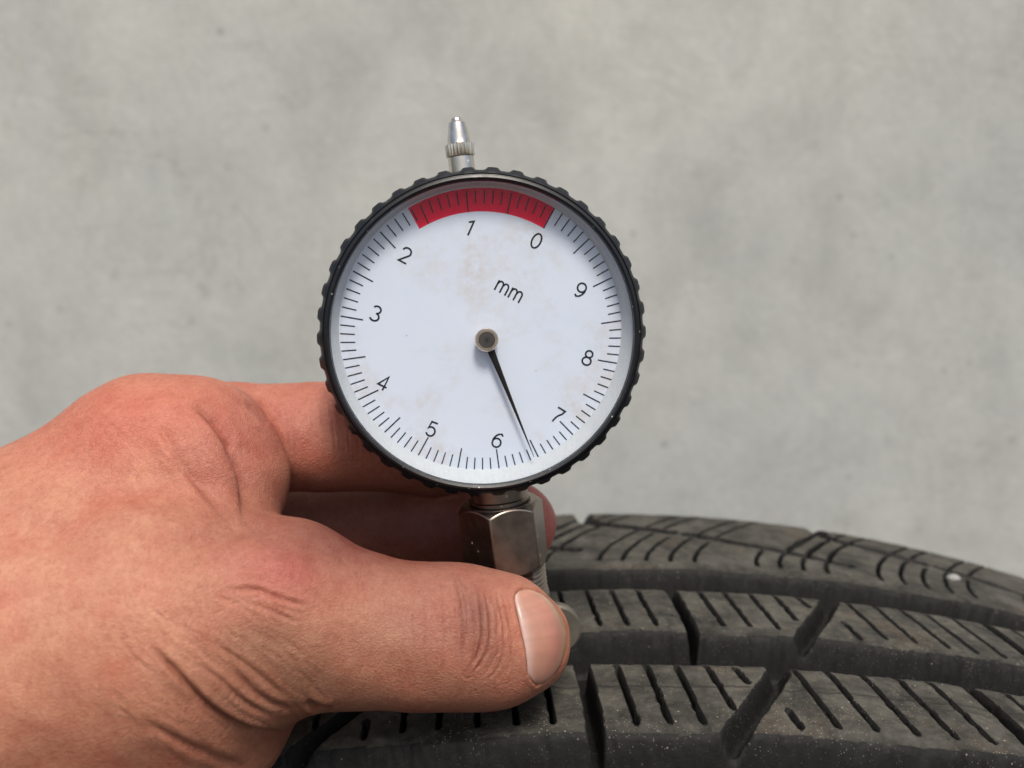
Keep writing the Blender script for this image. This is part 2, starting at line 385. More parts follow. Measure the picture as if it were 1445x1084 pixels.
for k in range(5):
    a, b = splits[k], splits[k+1]
    for part, fine in (('fine', True),):
        s_f = np.arange(-68, 130, .19)
        n = int(math.ceil(abs(2*math.pi*R_T-(130+68))/1.6)); s_c = np.linspace(s_f[-1], -68+2*math.pi*R_T, n)
        vf = .34 if k in (2, 3, 4) else .8
        blocks = []
        for S1, fn, dv in ((s_f, True, vf), (s_c, False, 1.3)):
            V1_ = np.linspace(a, b, int((b-a)/dv)+2)
            S, V = np.meshgrid(S1, V1_, indexing='ij')
            S = S+soff(V)
            H = tread_depth(S, V, fn)
            gs, gv = np.gradient(H, S1[1]-S1[0], V1_[1]-V1_[0]); sl_ = np.hypot(gs, gv)
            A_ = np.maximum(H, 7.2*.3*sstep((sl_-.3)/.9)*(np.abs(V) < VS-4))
            blocks.append((tyre_pt(S, V, H).reshape(-1, 3), grid_faces(*S.shape), A_.ravel(), np.stack([S.ravel()/100, V.ravel()/100], -1)))
        off = len(blocks[0][0])
        P = np.concatenate([blocks[0][0], blocks[1][0]])-AX
        Fc = np.concatenate([blocks[0][1], blocks[1][1]+off])
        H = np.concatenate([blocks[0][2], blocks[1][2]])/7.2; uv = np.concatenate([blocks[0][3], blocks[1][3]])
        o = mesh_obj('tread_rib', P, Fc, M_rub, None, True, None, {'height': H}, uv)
        o.parent = tyre
# sidewalls down to the bead
for sg in (1, -1):
    hs = float(tread_depth(np.array([[30.]]), np.array([[VS*sg]]), False)[0, 0])
    prof = [(VS, hs), (VS+3.5, hs+5), (VS+8, hs+16), (VS+13, 45), (VS+15, 65), (VS+12, 85), (VS+4, 105), (VS-8, 116), (VS-14, 118), (VS-16, 112), (VS-10, 100)]
    n = 288; ang = np.linspace(0, 2*math.pi*R_T, n+1)[:-1]
    Vv = np.array([p[0]*sg for p in prof]); Hh = np.array([p[1] for p in prof])
    S, V = np.meshgrid(ang, Vv, indexing='ij'); H = np.broadcast_to(Hh, S.shape)
    P = tyre_pt(S, V, H + 0*S).reshape(-1, 3)-AX; m_ = len(prof)
    i = np.arange(n)[:, None]*m_+np.arange(m_-1)[None]; j = ((np.arange(n)+1) % n)[:, None]*m_+np.arange(m_-1)[None]
    Fc = np.stack([i, j, j+1, i+1], -1).reshape(-1, 4)
    if sg < 0: Fc = Fc[:, ::-1]
    o = mesh_obj('sidewall', P, Fc, M_rub, None, True, None, {'height': np.full(len(P), .12)}, np.zeros((len(P), 2))+.5)
    o.parent = tyre

# grit on the tread
def lump(name, c, r, mat, seed, flat=.7):
    import bmesh
    rnd = random.Random(seed); bm = bmesh.new(); bmesh.ops.create_icosphere(bm, subdivisions=2, radius=1)
    k = [Vector((rnd.uniform(-1, 1), rnd.uniform(-1, 1), rnd.uniform(-1, 1))).normalized() for _ in range(7)]
    for v in bm.verts:
        s = 1
        for q in k: s = min(s, .72/max(.01, v.co.dot(q))) if v.co.dot(q) > .72 else s
        v.co *= s
        v.co = Vector((v.co.x*r[0], v.co.y*r[1], v.co.z*r[2]))*MM
    me = bpy.data.meshes.new(name); bm.to_mesh(me); bm.free(); me.materials.append(mat)
    o = bpy.data.objects.new(name, me); COL.objects.link(o); o.location = Vector(c)*MM
    return o
c = tyre_pt(np.array(69.9), np.array(62.6), -.3)
peb = lump('pebble', c, (1.7, 1.3, .8), M_peb, 3)
tag(peb, 'tiny pale grey chip of stone resting on the far shoulder of the tyre tread', 'pebble')

# ------------------------------------------------------------------ gauge frame
YAW, PIT, ROLL = math.radians(4.5), math.radians(6.5), math.radians(6.75)
nz = np.array([math.sin(YAW)*math.cos(PIT), -math.sin(PIT), math.cos(YAW)*math.cos(PIT)])     # camera coords x right, y up, z to viewer
y_ = np.array([-math.sin(ROLL), math.cos(ROLL), 0]); y_ = y_-y_.dot(nz)*nz; y_ /= np.linalg.norm(y_)
x_ = np.cross(y_, nz)
GD = 110.0
Oc = px(680, 467, GD)
def c2g(v): return v[0]*RV+v[1]*UV-v[2]*f0         # viewer-facing frame to world
GX, GY, GZ = c2g(x_), c2g(y_), c2g(nz)
GO = cam2world(Oc)
GM = Matrix(((GX[0], GY[0], GZ[0], GO[0]*MM), (GX[1], GY[1], GZ[1], GO[1]*MM), (GX[2], GY[2], GZ[2], GO[2]*MM), (0, 0, 0, 1)))
def loc(x, y, z=0.):
    """where the sight line of a photo point meets the gauge's plane at height z (mm, gauge frame)"""
    d = (x-722.5)/F*RV-(y-542)/F*UV+f0
    t = (z-(CPOS-GO).dot(GZ))/d.dot(GZ)
    P = CPOS+t*d-GO
    return np.array([P.dot(GX), P.dot(GY)])
gauge = bpy.data.objects.new('tread_depth_gauge', None); COL.objects.link(gauge); gauge.empty_display_size = .02
tag(gauge, 'round dial tread depth gauge with black knurled bezel held upright on the tyre', 'depth gauge')
AXZ = -5.0
foot_y = loc(735, 905, AXZ)[1]
BASE = Vector((0, foot_y*MM, AXZ*MM))
gauge.matrix_world = GM @ Matrix.Translation(BASE)
bpy.context.view_layer.update()
def gpart(name, V, Fc, mat, smooth=True, parent=None, attrs=None, sh=35):
    V = np.asarray(V, float)
    o = mesh_obj(name, V-np.array([0, foot_y, AXZ]), Fc, mat, None, smooth, None, attrs)
    if smooth and sh: sharp(o, sh)
    o.parent = gauge if parent is None else parent
    return o
def rev(prof, n=64, axis='z', cx=0., cy=0., closed=False, rad=None, shf=None):
    """revolve (r, h) profile about z (dial axis) or y (stem axis)"""
    V = []; k = len(prof)
    for i in range(n):
        a = 2*math.pi*i/n
        for j, (r, h) in enumerate(prof):
            rr = rad(i, j, r) if rad else r
            V.append((cx+rr*math.cos(a)+(shf[0]*min(1, max(0, h/1.9)) if shf is not None else 0), cy+rr*math.sin(a)+(shf[1]*min(1, max(0, h/1.9)) if shf is not None else 0), h) if axis == 'z' else (cx+rr*math.sin(a), h, cy+rr*math.cos(a)))
    Fc = []
    kk = k if closed else k-1
    for i in range(n):
        for j in range(kk):
            a, b = i*k+j, i*k+(j+1) % k; c_, d = ((i+1) % n)*k+(j+1) % k, ((i+1) % n)*k+j
            Fc.append((a, d, c_, b))
    return V, Fc

BC = loc(682.3, 472.5, 1.0)
# case behind the bezel
V, Fc = rev([(0.01, -9.6), (17.5, -9.6), (18.8, -8.8), (19.4, -7.5), (19.4, -2.6), (0.01, -2.6)], 96, cx=BC[0], cy=BC[1])
gpart('case', V, Fc, M_case)
# knurled bezel
NB = 42
def brad(i, j, r):
    if j > 4 : return r
    t = (i/ (NB*12)*NB) % 1
    b = sstep(np.array((t-.04)/.17))*sstep(np.array((.72-t)/.17))
    return r+(.36 if j in (1, 2, 3) else .12)*float(b)
bz = [(20.2, -3.2), (20.62, -2.8), (20.62, -.5), (20.62, 1.7), (20.38, 2.35), (20.14, 2.62), (20.02, 2.5), (19.92, 2.55), (19.82, 2.95), (19.55, 3.08), (19.26, 2.92), (19.16, 2.3), (19.30, 1.9), (19.36, -3.2)]
V, Fc = rev(bz, NB*12, closed=True, rad=brad, cx=BC[0], cy=BC[1])
gpart('bezel', V, Fc, M_bez, sh=30)
# pale sloping rim between face and bezel
V, Fc = rev([(18.26, .045), (18.36, .14), (18.8, .9), (19.2, 1.7), (19.42, 1.95), (19.42, -.3), (18.3, -.3)], 160, closed=True, shf=BC)
gpart('rim_ring', V, Fc, M_ring)
# dial face
n = 160
V, Fc = rev([(.01, 0), (6, 0), (12, 0), (18.36, 0), (18.36, -.4), (.01, -.4)], n)
face = gpart('dial_face', V, Fc, M_dial)
def fpart(name, V, Fc, mat): return gpart(name, V, Fc, mat, smooth=False, parent=face)
CP = (679.6, 480.7); CR = (680.2, 466.6)
def ray_circ(al, R, z=.02):
    dx, dy = math.sin(al), -math.cos(al); fx, fy = CP[0]-CR[0], CP[1]-CR[1]
    b = fx*dx+fy*dy; c_ = fx*fx+fy*fy-R*R; t = -b+math.sqrt(b*b-c_)
    return loc(CP[0]+t*dx, CP[1]+t*dy, z)
kk = np.array([-2, 0, 1, 3, 5, 6, 8, 10, 11]); aa = np.array([28.9+70.2, 28.9, -5.9, -80.1, -151.1, -187.8, -260.5, -331.1, -365.9])
def tick_al(k): return math.radians(float(np.interp(k, kk, aa)))
# red sector (a little proud of the face)
NSEG = 48; Vs = []; Fs = []
for i in range(NSEG+1):
    al = tick_al(16.25/10*i/NSEG + 0)
    for R in (202.0, 168.3):
        p = ray_circ(al, R); Vs.append((p[0], p[1], .018))
for i in range(NSEG): Fs.append((2*i, 2*i+1, 2*i+3, 2*i+2))
for i in range(0, 2*(NSEG+1)): Vs.append((Vs[i][0], Vs[i][1], .002))
fpart('red_sector', Vs, Fs, M_red)
# hundred scale marks
Vs = []; Fs = []
for k in range(100):
    al = tick_al(k/10); long_ = k % 5 == 0
    rin = 168.5 if long_ else 179.5
    a = ray_circ(al, 200.4 if k > 16 or k == 0 else 198.5); b = ray_circ(al, rin)
    d = (b-a)/np.linalg.norm(b-a); nn = np.array([-d[1], d[0]])*(.082 if long_ else .076)
    i = len(Vs)
    for q in (a-nn, a+nn, b+nn, b-nn): Vs.append((q[0], q[1], .034))
    Fs.append((i, i+1, i+2, i+3))
fpart('scale_marks', Vs, Fs, M_ink)
def arc(cx, cy, rx, ry, a0, a1, n=14):
    return [(cx+rx*math.cos(math.radians(a0+(a1-a0)*i/n)), cy+ry*math.sin(math.radians(a0+(a1-a0)*i/n))) for i in range(n+1)]
G = {
 '0': [arc(.31, .5, .28, .48, 0, 360, 28)],
 '1': [[(.12, .80), (.40, .98), (.40, .02)]],
 '2': [arc(.31, .70, .28, .27, 170, -30, 16)+[(.06, .03), (.60, .03)]],
 '3': [arc(.29, .74, .25, .23, 155, -80, 14), arc(.29, .27, .29, .25, 85, -150, 16)],
 '4': [[(.47, .02), (.47, .97), (.04, .28), (.64, .28)]],
 '5': [[(.56, .96), (.16, .96), (.09, .50)]+arc(.31, .33, .28, .30, 130, -150, 18)],
 '6': [arc(.32, .31, .28, .29, 0, 360, 24), arc(.56, .36, .53, .62, 176, 108, 10)+arc(.34, .74, .23, .22, 85, 25, 6)],
 '7': [[(.04, .96), (.60, .96)]+arc(.95, .0, .71, .86, 128, 182, 8)],
 '8': [arc(.31, .745, .235, .225, 0, 360, 24), arc(.31, .27, .29, .26, 0, 360, 24)],
 '9': [arc(.30, .69, .28, .29, 0, 360, 24), arc(.06, .64, .53, .62, -4, -72, 10)+arc(.28, .26, .23, .22, -95, -155, 6)],
}
mshape = [[(.04, .0), (.04, .66)], [(.04, .42)]+arc(.22, .44, .17, .21, 150, 0, 10)+[(.39, .0)], [(.39, .42)]+arc(.57, .44, .17, .21, 150, 0, 10)+[(.74, 0)]]
def stroke_mesh(polys, w, z):
    V = []; Fc = []
    for pl in polys:
        pl = [np.array(p) for p in pl]; k = len(pl); L = []; Rr = []
        closed = np.linalg.norm(pl[0]-pl[-1]) < 1e-6
        for i in range(k):
            if closed: t = pl[(i+1) % (k-1) if i == k-1 else i+1]-pl[i-1 if i else k-2]
            else:
                t1 = pl[i]-pl[i-1] if i else pl[1]-pl[0]; t2 = pl[i+1]-pl[i] if i < k-1 else t1
                t1 = t1/np.linalg.norm(t1); t2 = t2/np.linalg.norm(t2); t = t1+t2
                if np.linalg.norm(t) < .3: t = t1
            t = t/np.linalg.norm(t); nn = np.array([-t[1], t[0]])
            mit = 1.
            if not closed and 0 < i < k-1: mit = min(2.2, 1/max(.35, abs(float(nn.dot([-t1[1], t1[0]])))))
            L.append(pl[i]+nn*w/2*mit); Rr.append(pl[i]-nn*w/2*mit)
        o = len(V)
        for i in range(k): V.append((*L[i], z)); V.append((*Rr[i], z))
        for i in range(k-1): Fc.append((o+2*i, o+2*i+1, o+2*i+3, o+2*i+2))
    return V, Fc
RT = -math.radians(27)+0.0
def glyph(polys, cpx, cpy, hpx, w_units, name, ang=-27., stroke=.235):
    # build in mm around its centre then turn; ang is clockwise tilt seen in the photo
    h = hpx*GD/F; c0 = loc(cpx, cpy, .02)
    a = math.radians(ang)-ROLL; ca, sa = math.cos(a), math.sin(a)
    P = [[((x-w_units/2)*h, (y-.5)*h) for x, y in pl] for pl in polys]
    P = [[(c0[0]+x*ca-y*sa, c0[1]+x*sa+y*ca) for x, y in pl] for pl in P]
    V, Fc = stroke_mesh(P, stroke, .024)
    fpart(name, V, Fc, M_ink)
for ch, x, y, an in (('0', 757, 340, -27), ('1', 661.5, 321, -24), ('2', 572, 360, -27), ('3', 530.5, 442.5, -22), ('4', 541, 540, -27), ('5', 609, 605.5, -22), ('6', 702, 621, -22), ('7', 787, 586, -32), ('8', 829.5, 505, -20), ('9', 819.5, 410, -25)):
    glyph(G[ch], x, y, 22.0, .62 if ch != '1' else .5, 'numeral', an)
mm = [[(x, y+.17) for x, y in pl] for pl in mshape]+[[(x+.93, y+.17) for x, y in pl] for pl in mshape]
glyph(mm, 718, 411.5, 23.5, 1.70, 'unit_lettering', -28., .225)
# three specks of dirt that sit on the face are part of the print's wear (material)
# hub and pointer
hc = loc(687, 480, 1.9)
V, Fc = rev([(.01, .01), (.8, .01), (.8, .9), (1.47, .95), (1.50, 1.1), (1.50, 1.75), (1.38, 1.9), (1.05, 1.9), (1.0, 1.82)], 48, cx=hc[0], cy=hc[1])
hub = gpart('hub', V, Fc, M_hubr)
V, Fc = rev([(1.02, 1.8), (1.0, 1.87), (.42, 1.87), (.40, 1.80), (.30, 1.80), (.28, 1.87), (.17, 1.87), (.15, 1.5), (.01, 1.5)], 40, cx=hc[0], cy=hc[1])
gpart('hub_cap', V, Fc, M_hubd, parent=hub)
tp = loc(753.6, 645, 1.15); d = tp-hc[:2]; Ln = np.linalg.norm(d); d /= Ln; nn = np.array([-d[1], d[0]])
sec = [(1.2, .48), (1.9, .46), (3.0, .40), (8, .235), (13, .12), (Ln, .035)]
V = []; Fc = []
for t, hw in sec:
    c0 = hc[:2]+d*t
    for s_, z in ((-1, 1.05), (-1, 1.12), (-.35, 1.22), (.35, 1.22), (1, 1.12), (1, 1.05)):
        q = c0+nn*hw*s_; V.append((q[0], q[1], z))
for i in range(len(sec)-1):
    for j in range(6): Fc.append((i*6+j, i*6+(j+1) % 6, (i+1)*6+(j+1) % 6, (i+1)*6+j))
Fc += [tuple(range(6)), tuple(range(len(V)-6, len(V)))[::-1]]
gpart('pointer', V, Fc, M_point, smooth=False)
# crystal: flat disc with softly rounded shoulder
pr = [(.01, 2.35), (9, 2.35), (16, 2.35), (18.0, 2.33), (18.5, 2.27), (18.9, 2.1), (19.2, 1.97)]
V, Fc = rev(pr, 160, shf=BC)
Vn = np.array(V); rim = np.clip((np.hypot(Vn[:, 0], Vn[:, 1])-17.2)/1.6, 0, 1)
gpart('crystal', V, Fc, M_cry, attrs={'rim': rim}, sh=0)

# plunger cap above the bezel (about the stem axis x=0, z=AXZ)
def Y(py, z=AXZ): return loc(690, py, z)[1]+0.0
def ay(py):      # height on the stem axis that shows at photo row py
    lo, hi = -60., 45.
    for _ in range(40):
        m = (lo+hi)/2; P = GO+GY*m+GZ*AXZ-CPOS; yy = 542-F*P.dot(UV)/P.dot(f0)
        if yy < py: hi = m
        else: lo = m
    return (lo+hi)/2
def revy(prof, n=64, rad=None): return rev([(r, h) for r, h in prof], n, 'y', 0, AXZ, rad=rad)
y1, y2, y3, y4, y5 = ay(245), ay(222), ay(203), ay(172), ay(166)
V, Fc = revy([(1.72, y1-3.2), (1.72, y2-.05), (1.60, y2)], 40); gpart('plunger_sleeve', V, Fc, M_chrome)
def kr(i, j, r): return r-(.17 if (i % 4) in (0,) else (.04 if (i % 4) in (1, 3) else 0))*(1 if 1 <= j <= 3 else 0)
capr = [(1.5, y2-.02), (1.86, y2+.06), (1.9, y2+.2), (1.9, y3-.15), (1.62, y3), (1.55, y3+.15), (1.50, y3+.6), (1.18, y4-.6), (1.08, y4-.15), (.8, y4+.12), (.7, y5-.12), (.45, y5), (.01, y5+.03)]
V, Fc = revy(capr, 88, kr); gpart('plunger_cap', V, Fc, M_chrome, sh=28)
# collar, hex sleeve, threads, barrel
hx0, hx1 = ay(798), ay(708)
V, Fc = revy([(4.0, ay(680)), (4.0, hx1+.75), (4.25, hx1+.6), (4.25, hx1+.35), (3.9, hx1+.2), (3.9, hx1-.6)], 64); gpart('collar', V, Fc, M_nick)
Rc_, apo = 6.15, 6.15*math.cos(math.pi/6)
A0 = math.radians(-17.5); V = []; Fc = []; ring = 14
for f_ in range(6):
    a, b = A0+f_*math.pi/3, A0+(f_+1)*math.pi/3
    for i in range(ring):
        t = i/ring; xx = Rc_*(math.sin(a)*(1-t)+math.sin(b)*t); zz = Rc_*(math.cos(a)*(1-t)+math.cos(b)*t)
        r = math.hypot(xx, zz); dr = (r-apo)*.95; q = (apo-.32)/r
        V += [(xx*q, hx1+.12, zz*q+AXZ), (xx, hx1-dr, zz+AXZ), (xx, (hx0+hx1)/2, zz+AXZ), (xx, hx0+dr, zz+AXZ), (xx*q, hx0-.12, zz*q+AXZ), (xx*.3, hx0-.12, zz*.3+AXZ)]
N_ = 6*ring
for i in range(N_):
    for j in range(5): a = i*6+j; b = ((i+1) % N_)*6+j; Fc.append((a, a+1, b+1, b))
Fc.append([i*6 for i in range(N_)][::-1])
hexo = gpart('hex_sleeve', V, Fc, M_nick, sh=24)
mod = hexo.modifiers.new('bev', 'BEVEL'); mod.width = .00016; mod.segments = 2; mod.angle_limit = math.radians(40); mod.harden_normals = False
# threads: helical ridges
yt0, yt1 = ay(862), ay(797); V = []; Fc = []; nseg = 48; rows = 120
for i in range(rows+1):
    for j in range(nseg):
        a = 2*math.pi*j/nseg; h = yt1+(yt0-yt1)*i/rows
        ph = (h/.62+j/nseg) % 1; r = 5.0+.34*abs(2*ph-1)-(1.4 if abs(math.degrees(a)-27) < 6 else 0)
        V.append((r*math.sin(a), h, AXZ+r*math.cos(a)))
for i in range(rows):
    for j in range(nseg): Fc.append((i*nseg+j, (i+1)*nseg+j, (i+1)*nseg+(j+1) % nseg, i*nseg+(j+1) % nseg))
gpart('threaded_stem', V, Fc, M_nick, sh=40)
yb = ay(836)
V, Fc = revy([(5.1, yb+.35), (5.45, yb-.1), (5.55, yb-.9), (5.4, yb-6.2), (4.6, yb-6.6), (.01, yb-6.6)], 64); gpart('barrel', V, Fc, M_nick)
# rounded foot plate showing past the thumb
fc = loc(779, 889, -2.6)
def stadium(cx0, cx1, cy, r, z0, z1, n=20):
    pts = [(cx1+r*math.cos(math.radians(-90+180*i/n)), cy+r*math.sin(math.radians(-90+180*i/n))) for i in range(n+1)]+[(cx0-r*math.cos(math.radians(-90+180*i/n)), cy-r*math.sin(math.radians(-90+180*i/n))) for i in range(n+1)]
    m = len(pts); V = []; b = .3; cxm = (cx0+cx1)/2
    def ins(k, z): 
        for x, y in pts:
            dx = max(cx0, min(cx1, x)); V.append((dx+(x-dx)*k, cy+(y-cy)*k, z))
    ins(1-b/r, z1); ins(1, z1-b); ins(1, z0+b); ins(1-b/r, z0)
    Fc = [tuple(range(m)), tuple(range(3*m, 4*m))[::-1]]
    for k in range(3):
        for i in range(m): Fc.append((k*m+i, (k+1)*m+i, (k+1)*m+(i+1) % m, k*m+(i+1) % m))
    return V, Fc
V, Fc = stadium(-4.5, fc[0]+.5, fc[1]-.2, 3.6, -4.4, -2.6); gpart('foot_plate', V, Fc, M_foot)
V, Fc = revy([(1.1, yb-6.6), (1.1, yb-14.2), (.8, yb-14.9), (.01, yb-15)], 24); gpart('probe_pin', V, Fc, M_chrome)
print('AXIS px check', [round(float(q), 2) for q in (loc(648, 200, AXZ)[0], loc(714, 755, AXZ)[0], loc(735, 905, AXZ)[0])], 'foot_y', foot_y)

# ------------------------------------------------------------------ hand
def smin(a, b, k):
    h = np.clip(.5+.5*(b-a)/k, 0, 1); return b+(a-b)*h-k*h*(1-h)
def rcone(P, a, b, ra, rb):
    ba = b-a; l2 = ba.dot(ba); rr = ra-rb; a2 = l2-rr*rr; il2 = 1/l2
    pa = P-a; y = pa@ba; z = y-l2
    x2 = ((pa*np.float32(l2)-y[..., None]*ba)**2).sum(-1)
    y2 = y*y*l2; z2 = z*z*l2; k = np.sign(rr)*rr*rr*x2
    d = (np.sqrt(np.maximum(x2*a2*il2, 0))+y*rr)*il2-ra
    c1 = np.sign(z)*a2*z2 > k; c2 = np.sign(y)*a2*y2 < k
    d = np.where(c1, np.sqrt(x2+z2)*il2-rb, np.where(c2, np.sqrt(x2+y2)*il2-ra, d))
    return d
def chain(pts):      # list of (px,py,depth,radius)
    out = []
    for p, q in zip(pts[:-1], pts[1:]): out.append((px(*p[:3]), px(*q[:3]), p[3], q[3]))
    return out
PALM = chain([(-700, 1180, 100, 25), (-330, 990, 106, 24), (-120, 872, 112, 13), (205, 650, 111, 9.8)]) \
     + chain([(-120, 895, 124, 14), (170, 685, 127, 9.8)]) + chain([(-150, 930, 134, 14), (130, 760, 140, 9.5)]) + chain([(-160, 990, 138, 13), (90, 850, 146, 9)]) \
     + chain([(-330, 1010, 118, 24), (-120, 950, 128, 16)]) \
     + chain([(-250, 1010, 101, 20), (20, 940, 99, 16.5), (230, 893, 99, 14.5)]) \
     + chain([(-60, 1030, 104, 17), (190, 1010, 103, 13.5), (292, 1000, 104, 10.6)]) \
     + chain([(20, 800, 104, 13.5), (248, 705, 107, 10.0)]) \
     + chain([(205, 648, 111, 9.8), (255, 642, 110.5, 8.6), (305, 650, 111.5, 6.2)]) + chain([(302, 622, 112.5, 6.0), (328, 680, 112, 5.6), (322, 735, 111.5, 5.0)])
THUMB = chain([(230, 893, 99, 14.5), (392, 869, 101, 11.15), (505, 889, 102.5, 8.75), (600, 897, 103, 8.25), (655, 898, 103.6, 8.15), (700, 902, 105, 7.6), (727, 905, 108.5, 7.0)])
INDEX = chain([(205, 648, 112, 9.8), (330, 621, 120.5, 8.0), (455, 616, 124, 7.75), (610, 628, 131, 7.6), (660, 640, 134, 7.2), (760, 700, 140, 6.4)])
INDEX = INDEX[:-1]+chain([(660, 640, 134, 7.2), (650, 690, 146, 6.6)])
MIDDLE = chain([(170, 680, 127, 10), (330, 738, 134, 8.0), (480, 744, 137, 7.9), (600, 744, 136, 7.6), (690, 741, 133, 7.0), (724, 740, 131, 6.65)])
RING = chain([(130, 760, 140, 9.5), (280, 790, 141, 7.8), (400, 815, 141, 7.4), (420, 830, 131, 6.9), (350, 838, 122, 6.5)])
LITTLE = chain([(90, 850, 146, 9), (200, 850, 151, 7.0), (290, 850, 150, 6.6), (300, 858, 139, 6.2), (240, 860, 130, 6)])
def grp(P, prims, k):
    d = None
    for a, b, ra, rb in prims:
        e = rcone(P, a.astype(P.dtype), b.astype(P.dtype), ra, rb); d = e if d is None else smin(d, e, k)
    return d
def sdf(P):
    palm = grp(P, PALM, 5.0); th = grp(P, THUMB, 2.0); d = smin(palm, th, 4.5)
    fi = grp(P, INDEX, 1.2)
    for g in (MIDDLE, RING, LITTLE): fi = smin(fi, grp(P, g, 1.2), .7)
    return smin(d, fi, 1.6)
def surface_nets(xs, ys, zs, D):
    nx, ny, nz_ = D.shape; ins = D < 0
    code = np.zeros((nx-1, ny-1, nz_-1), np.uint8)
    cor = [(i, j, k) for i in (0, 1) for j in (0, 1) for k in (0, 1)]
    for b, (i, j, k) in enumerate(cor): code |= (ins[i:nx-1+i, j:ny-1+j, k:nz_-1+k].astype(np.uint8) << b)
    act = (code != 0) & (code != 255); idx = np.full(act.shape, -1, np.int64); cells = np.argwhere(act); idx[act] = np.arange(len(cells))
    I, J, K = cells.T; acc = np.zeros((len(cells), 3)); cnt = np.zeros(len(cells))
    g = [xs, ys, zs]
    for a in range(8):
        for b in range(a+1, 8):
            ca, cb = cor[a], cor[b]
            if sum(abs(p-q) for p, q in zip(ca, cb)) != 1: continue
            da = D[I+ca[0], J+ca[1], K+ca[2]]; db = D[I+cb[0], J+cb[1], K+cb[2]]; m = (da < 0) != (db < 0)
            t = np.where(m, da/np.where(m, da-db, 1), 0)[:, None]
            Pa = np.stack([xs[I+ca[0]], ys[J+ca[1]], zs[K+ca[2]]], -1); Pb = np.stack([xs[I+cb[0]], ys[J+cb[1]], zs[K+cb[2]]], -1)
            acc += np.where(m[:, None], Pa+(Pb-Pa)*t, 0); cnt += m
    V = acc/cnt[:, None]; Fs = []
    for ax in range(3):
        sl0 = [slice(None)]*3; sl1 = [slice(None)]*3; sl0[ax] = slice(0, -1); sl1[ax] = slice(1, None)
        a = ins[tuple(sl0)]; b = ins[tuple(sl1)]; e = np.argwhere(a != b)
        u, v = [(1, 2), (2, 0), (0, 1)][ax]
        ok = (e[:, u] > 0) & (e[:, v] > 0) & (e[:, u] < D.shape[u]-1) & (e[:, v] < D.shape[v]-1); e = e[ok]
        fl = a[tuple(e.T)]
        q = []
        for du, dv in ((0, 0), (-1, 0), (-1, -1), (0, -1)):
            c_ = e.copy(); c_[:, u] += du; c_[:, v] += dv; q.append(idx[tuple(c_.T)])
        q = np.stack(q, -1); q = np.where(fl[:, None], q[:, ::-1], q); Fs.append(q)
    return V, np.concatenate(Fs)[:, ::-1]
xs = np.concatenate([np.arange(-165, -72, 2.6), np.arange(-72, 14, .8)]).astype(np.float32)
ys = np.arange(-78, 12, .8).astype(np.float32); zs = np.arange(72, 166, .8).astype(np.float32)
D = np.empty((len(xs), len(ys), len(zs)), np.float32)
YY, ZZ = np.meshgrid(ys, zs, indexing='ij')
for i in range(0, len(xs), 8):
    xb = xs[i:i+8]; P = np.empty((len(xb), len(ys), len(zs), 3), np.float32)
    P[..., 0] = xb[:, None, None]; P[..., 1] = YY; P[..., 2] = ZZ
    D[i:i+8] = sdf(P)
D[0] = 5
HV, HF = surface_nets(xs, ys, zs, D)
def sdf_n(P):
    out = np.empty(len(P))
    for i in range(0, len(P), 60000): out[i:i+60000] = sdf(P[i:i+60000])
    return out
def grad(P, e=.05):
    g = np.stack([sdf_n(P+np.eye(3)[k]*e)-sdf_n(P-np.eye(3)[k]*e) for k in range(3)], -1)
    return g/np.maximum(1e-9, np.linalg.norm(g, axis=1, keepdims=True))
def project(P, it=2):
    for _ in range(it): P = P-grad(P)*sdf_n(P)[:, None]*.9
    return P
def subdivide(V, Q):
    E = np.concatenate([Q[:, [0, 1]], Q[:, [1, 2]], Q[:, [2, 3]], Q[:, [3, 0]]]); Es = np.sort(E, 1)
    key = Es[:, 0]*len(V)+Es[:, 1]; uq, inv = np.unique(key, return_inverse=True)
    a, b = uq//len(V), uq % len(V); n = len(Q); mid = (V[a]+V[b])/2; fc_ = V[Q].mean(1)
    e = inv.reshape(4, n).T+len(V); f_ = np.arange(n)+len(V)+len(mid)
    V2_ = np.concatenate([V, mid, fc_])
    return V2_, np.concatenate([np.stack([Q[:, 0], e[:, 0], f_, e[:, 3]], 1), np.stack([Q[:, 1], e[:, 1], f_, e[:, 0]], 1), np.stack([Q[:, 2], e[:, 2], f_, e[:, 1]], 1), np.stack([Q[:, 3], e[:, 3], f_, e[:, 2]], 1)])
keep = HV[:, 0] > -160
HV = np.where(keep[:, None], project(HV, 2), HV)
HV, HF = subdivide(HV, HF)
g = grad(HV); dd = sdf_n(HV); dd[HV[:, 0] < -160] = 0; HV = HV-g*dd[:, None]
HV, HF = subdivide(HV, HF)
GN = grad(HV)
PX = HV[:, 0]/HV[:, 2]*F+722.5; PY = 542-HV[:, 1]/HV[:, 2]*F
VIEW = HV/np.linalg.norm(HV, axis=1, keepdims=True); facing = np.clip(-(GN*VIEW).sum(1)*3.0, 0, 1)*(HV[:, 2] < 121)
disp = np.zeros(len(HV))
def pl_dist(pts, X=None, Yv=None):
    X = PX if X is None else X; Yv = PY if Yv is None else Yv
    d = np.full(len(X), 1e9); tt = np.zeros(len(X)); n = len(pts)-1
    for i, ((a, b), (c, e)) in enumerate(zip(pts[:-1], pts[1:])):
        dx, dy = c-a, e-b; t = np.clip(((X-a)*dx+(Yv-b)*dy)/(dx*dx+dy*dy), 0, 1); q = np.hypot(X-a-t*dx, Yv-b-t*dy)
        m = q < d; d = np.where(m, q, d); tt = np.where(m, (i+t)/n, tt)
    return d, tt
dark = np.zeros(len(HV))
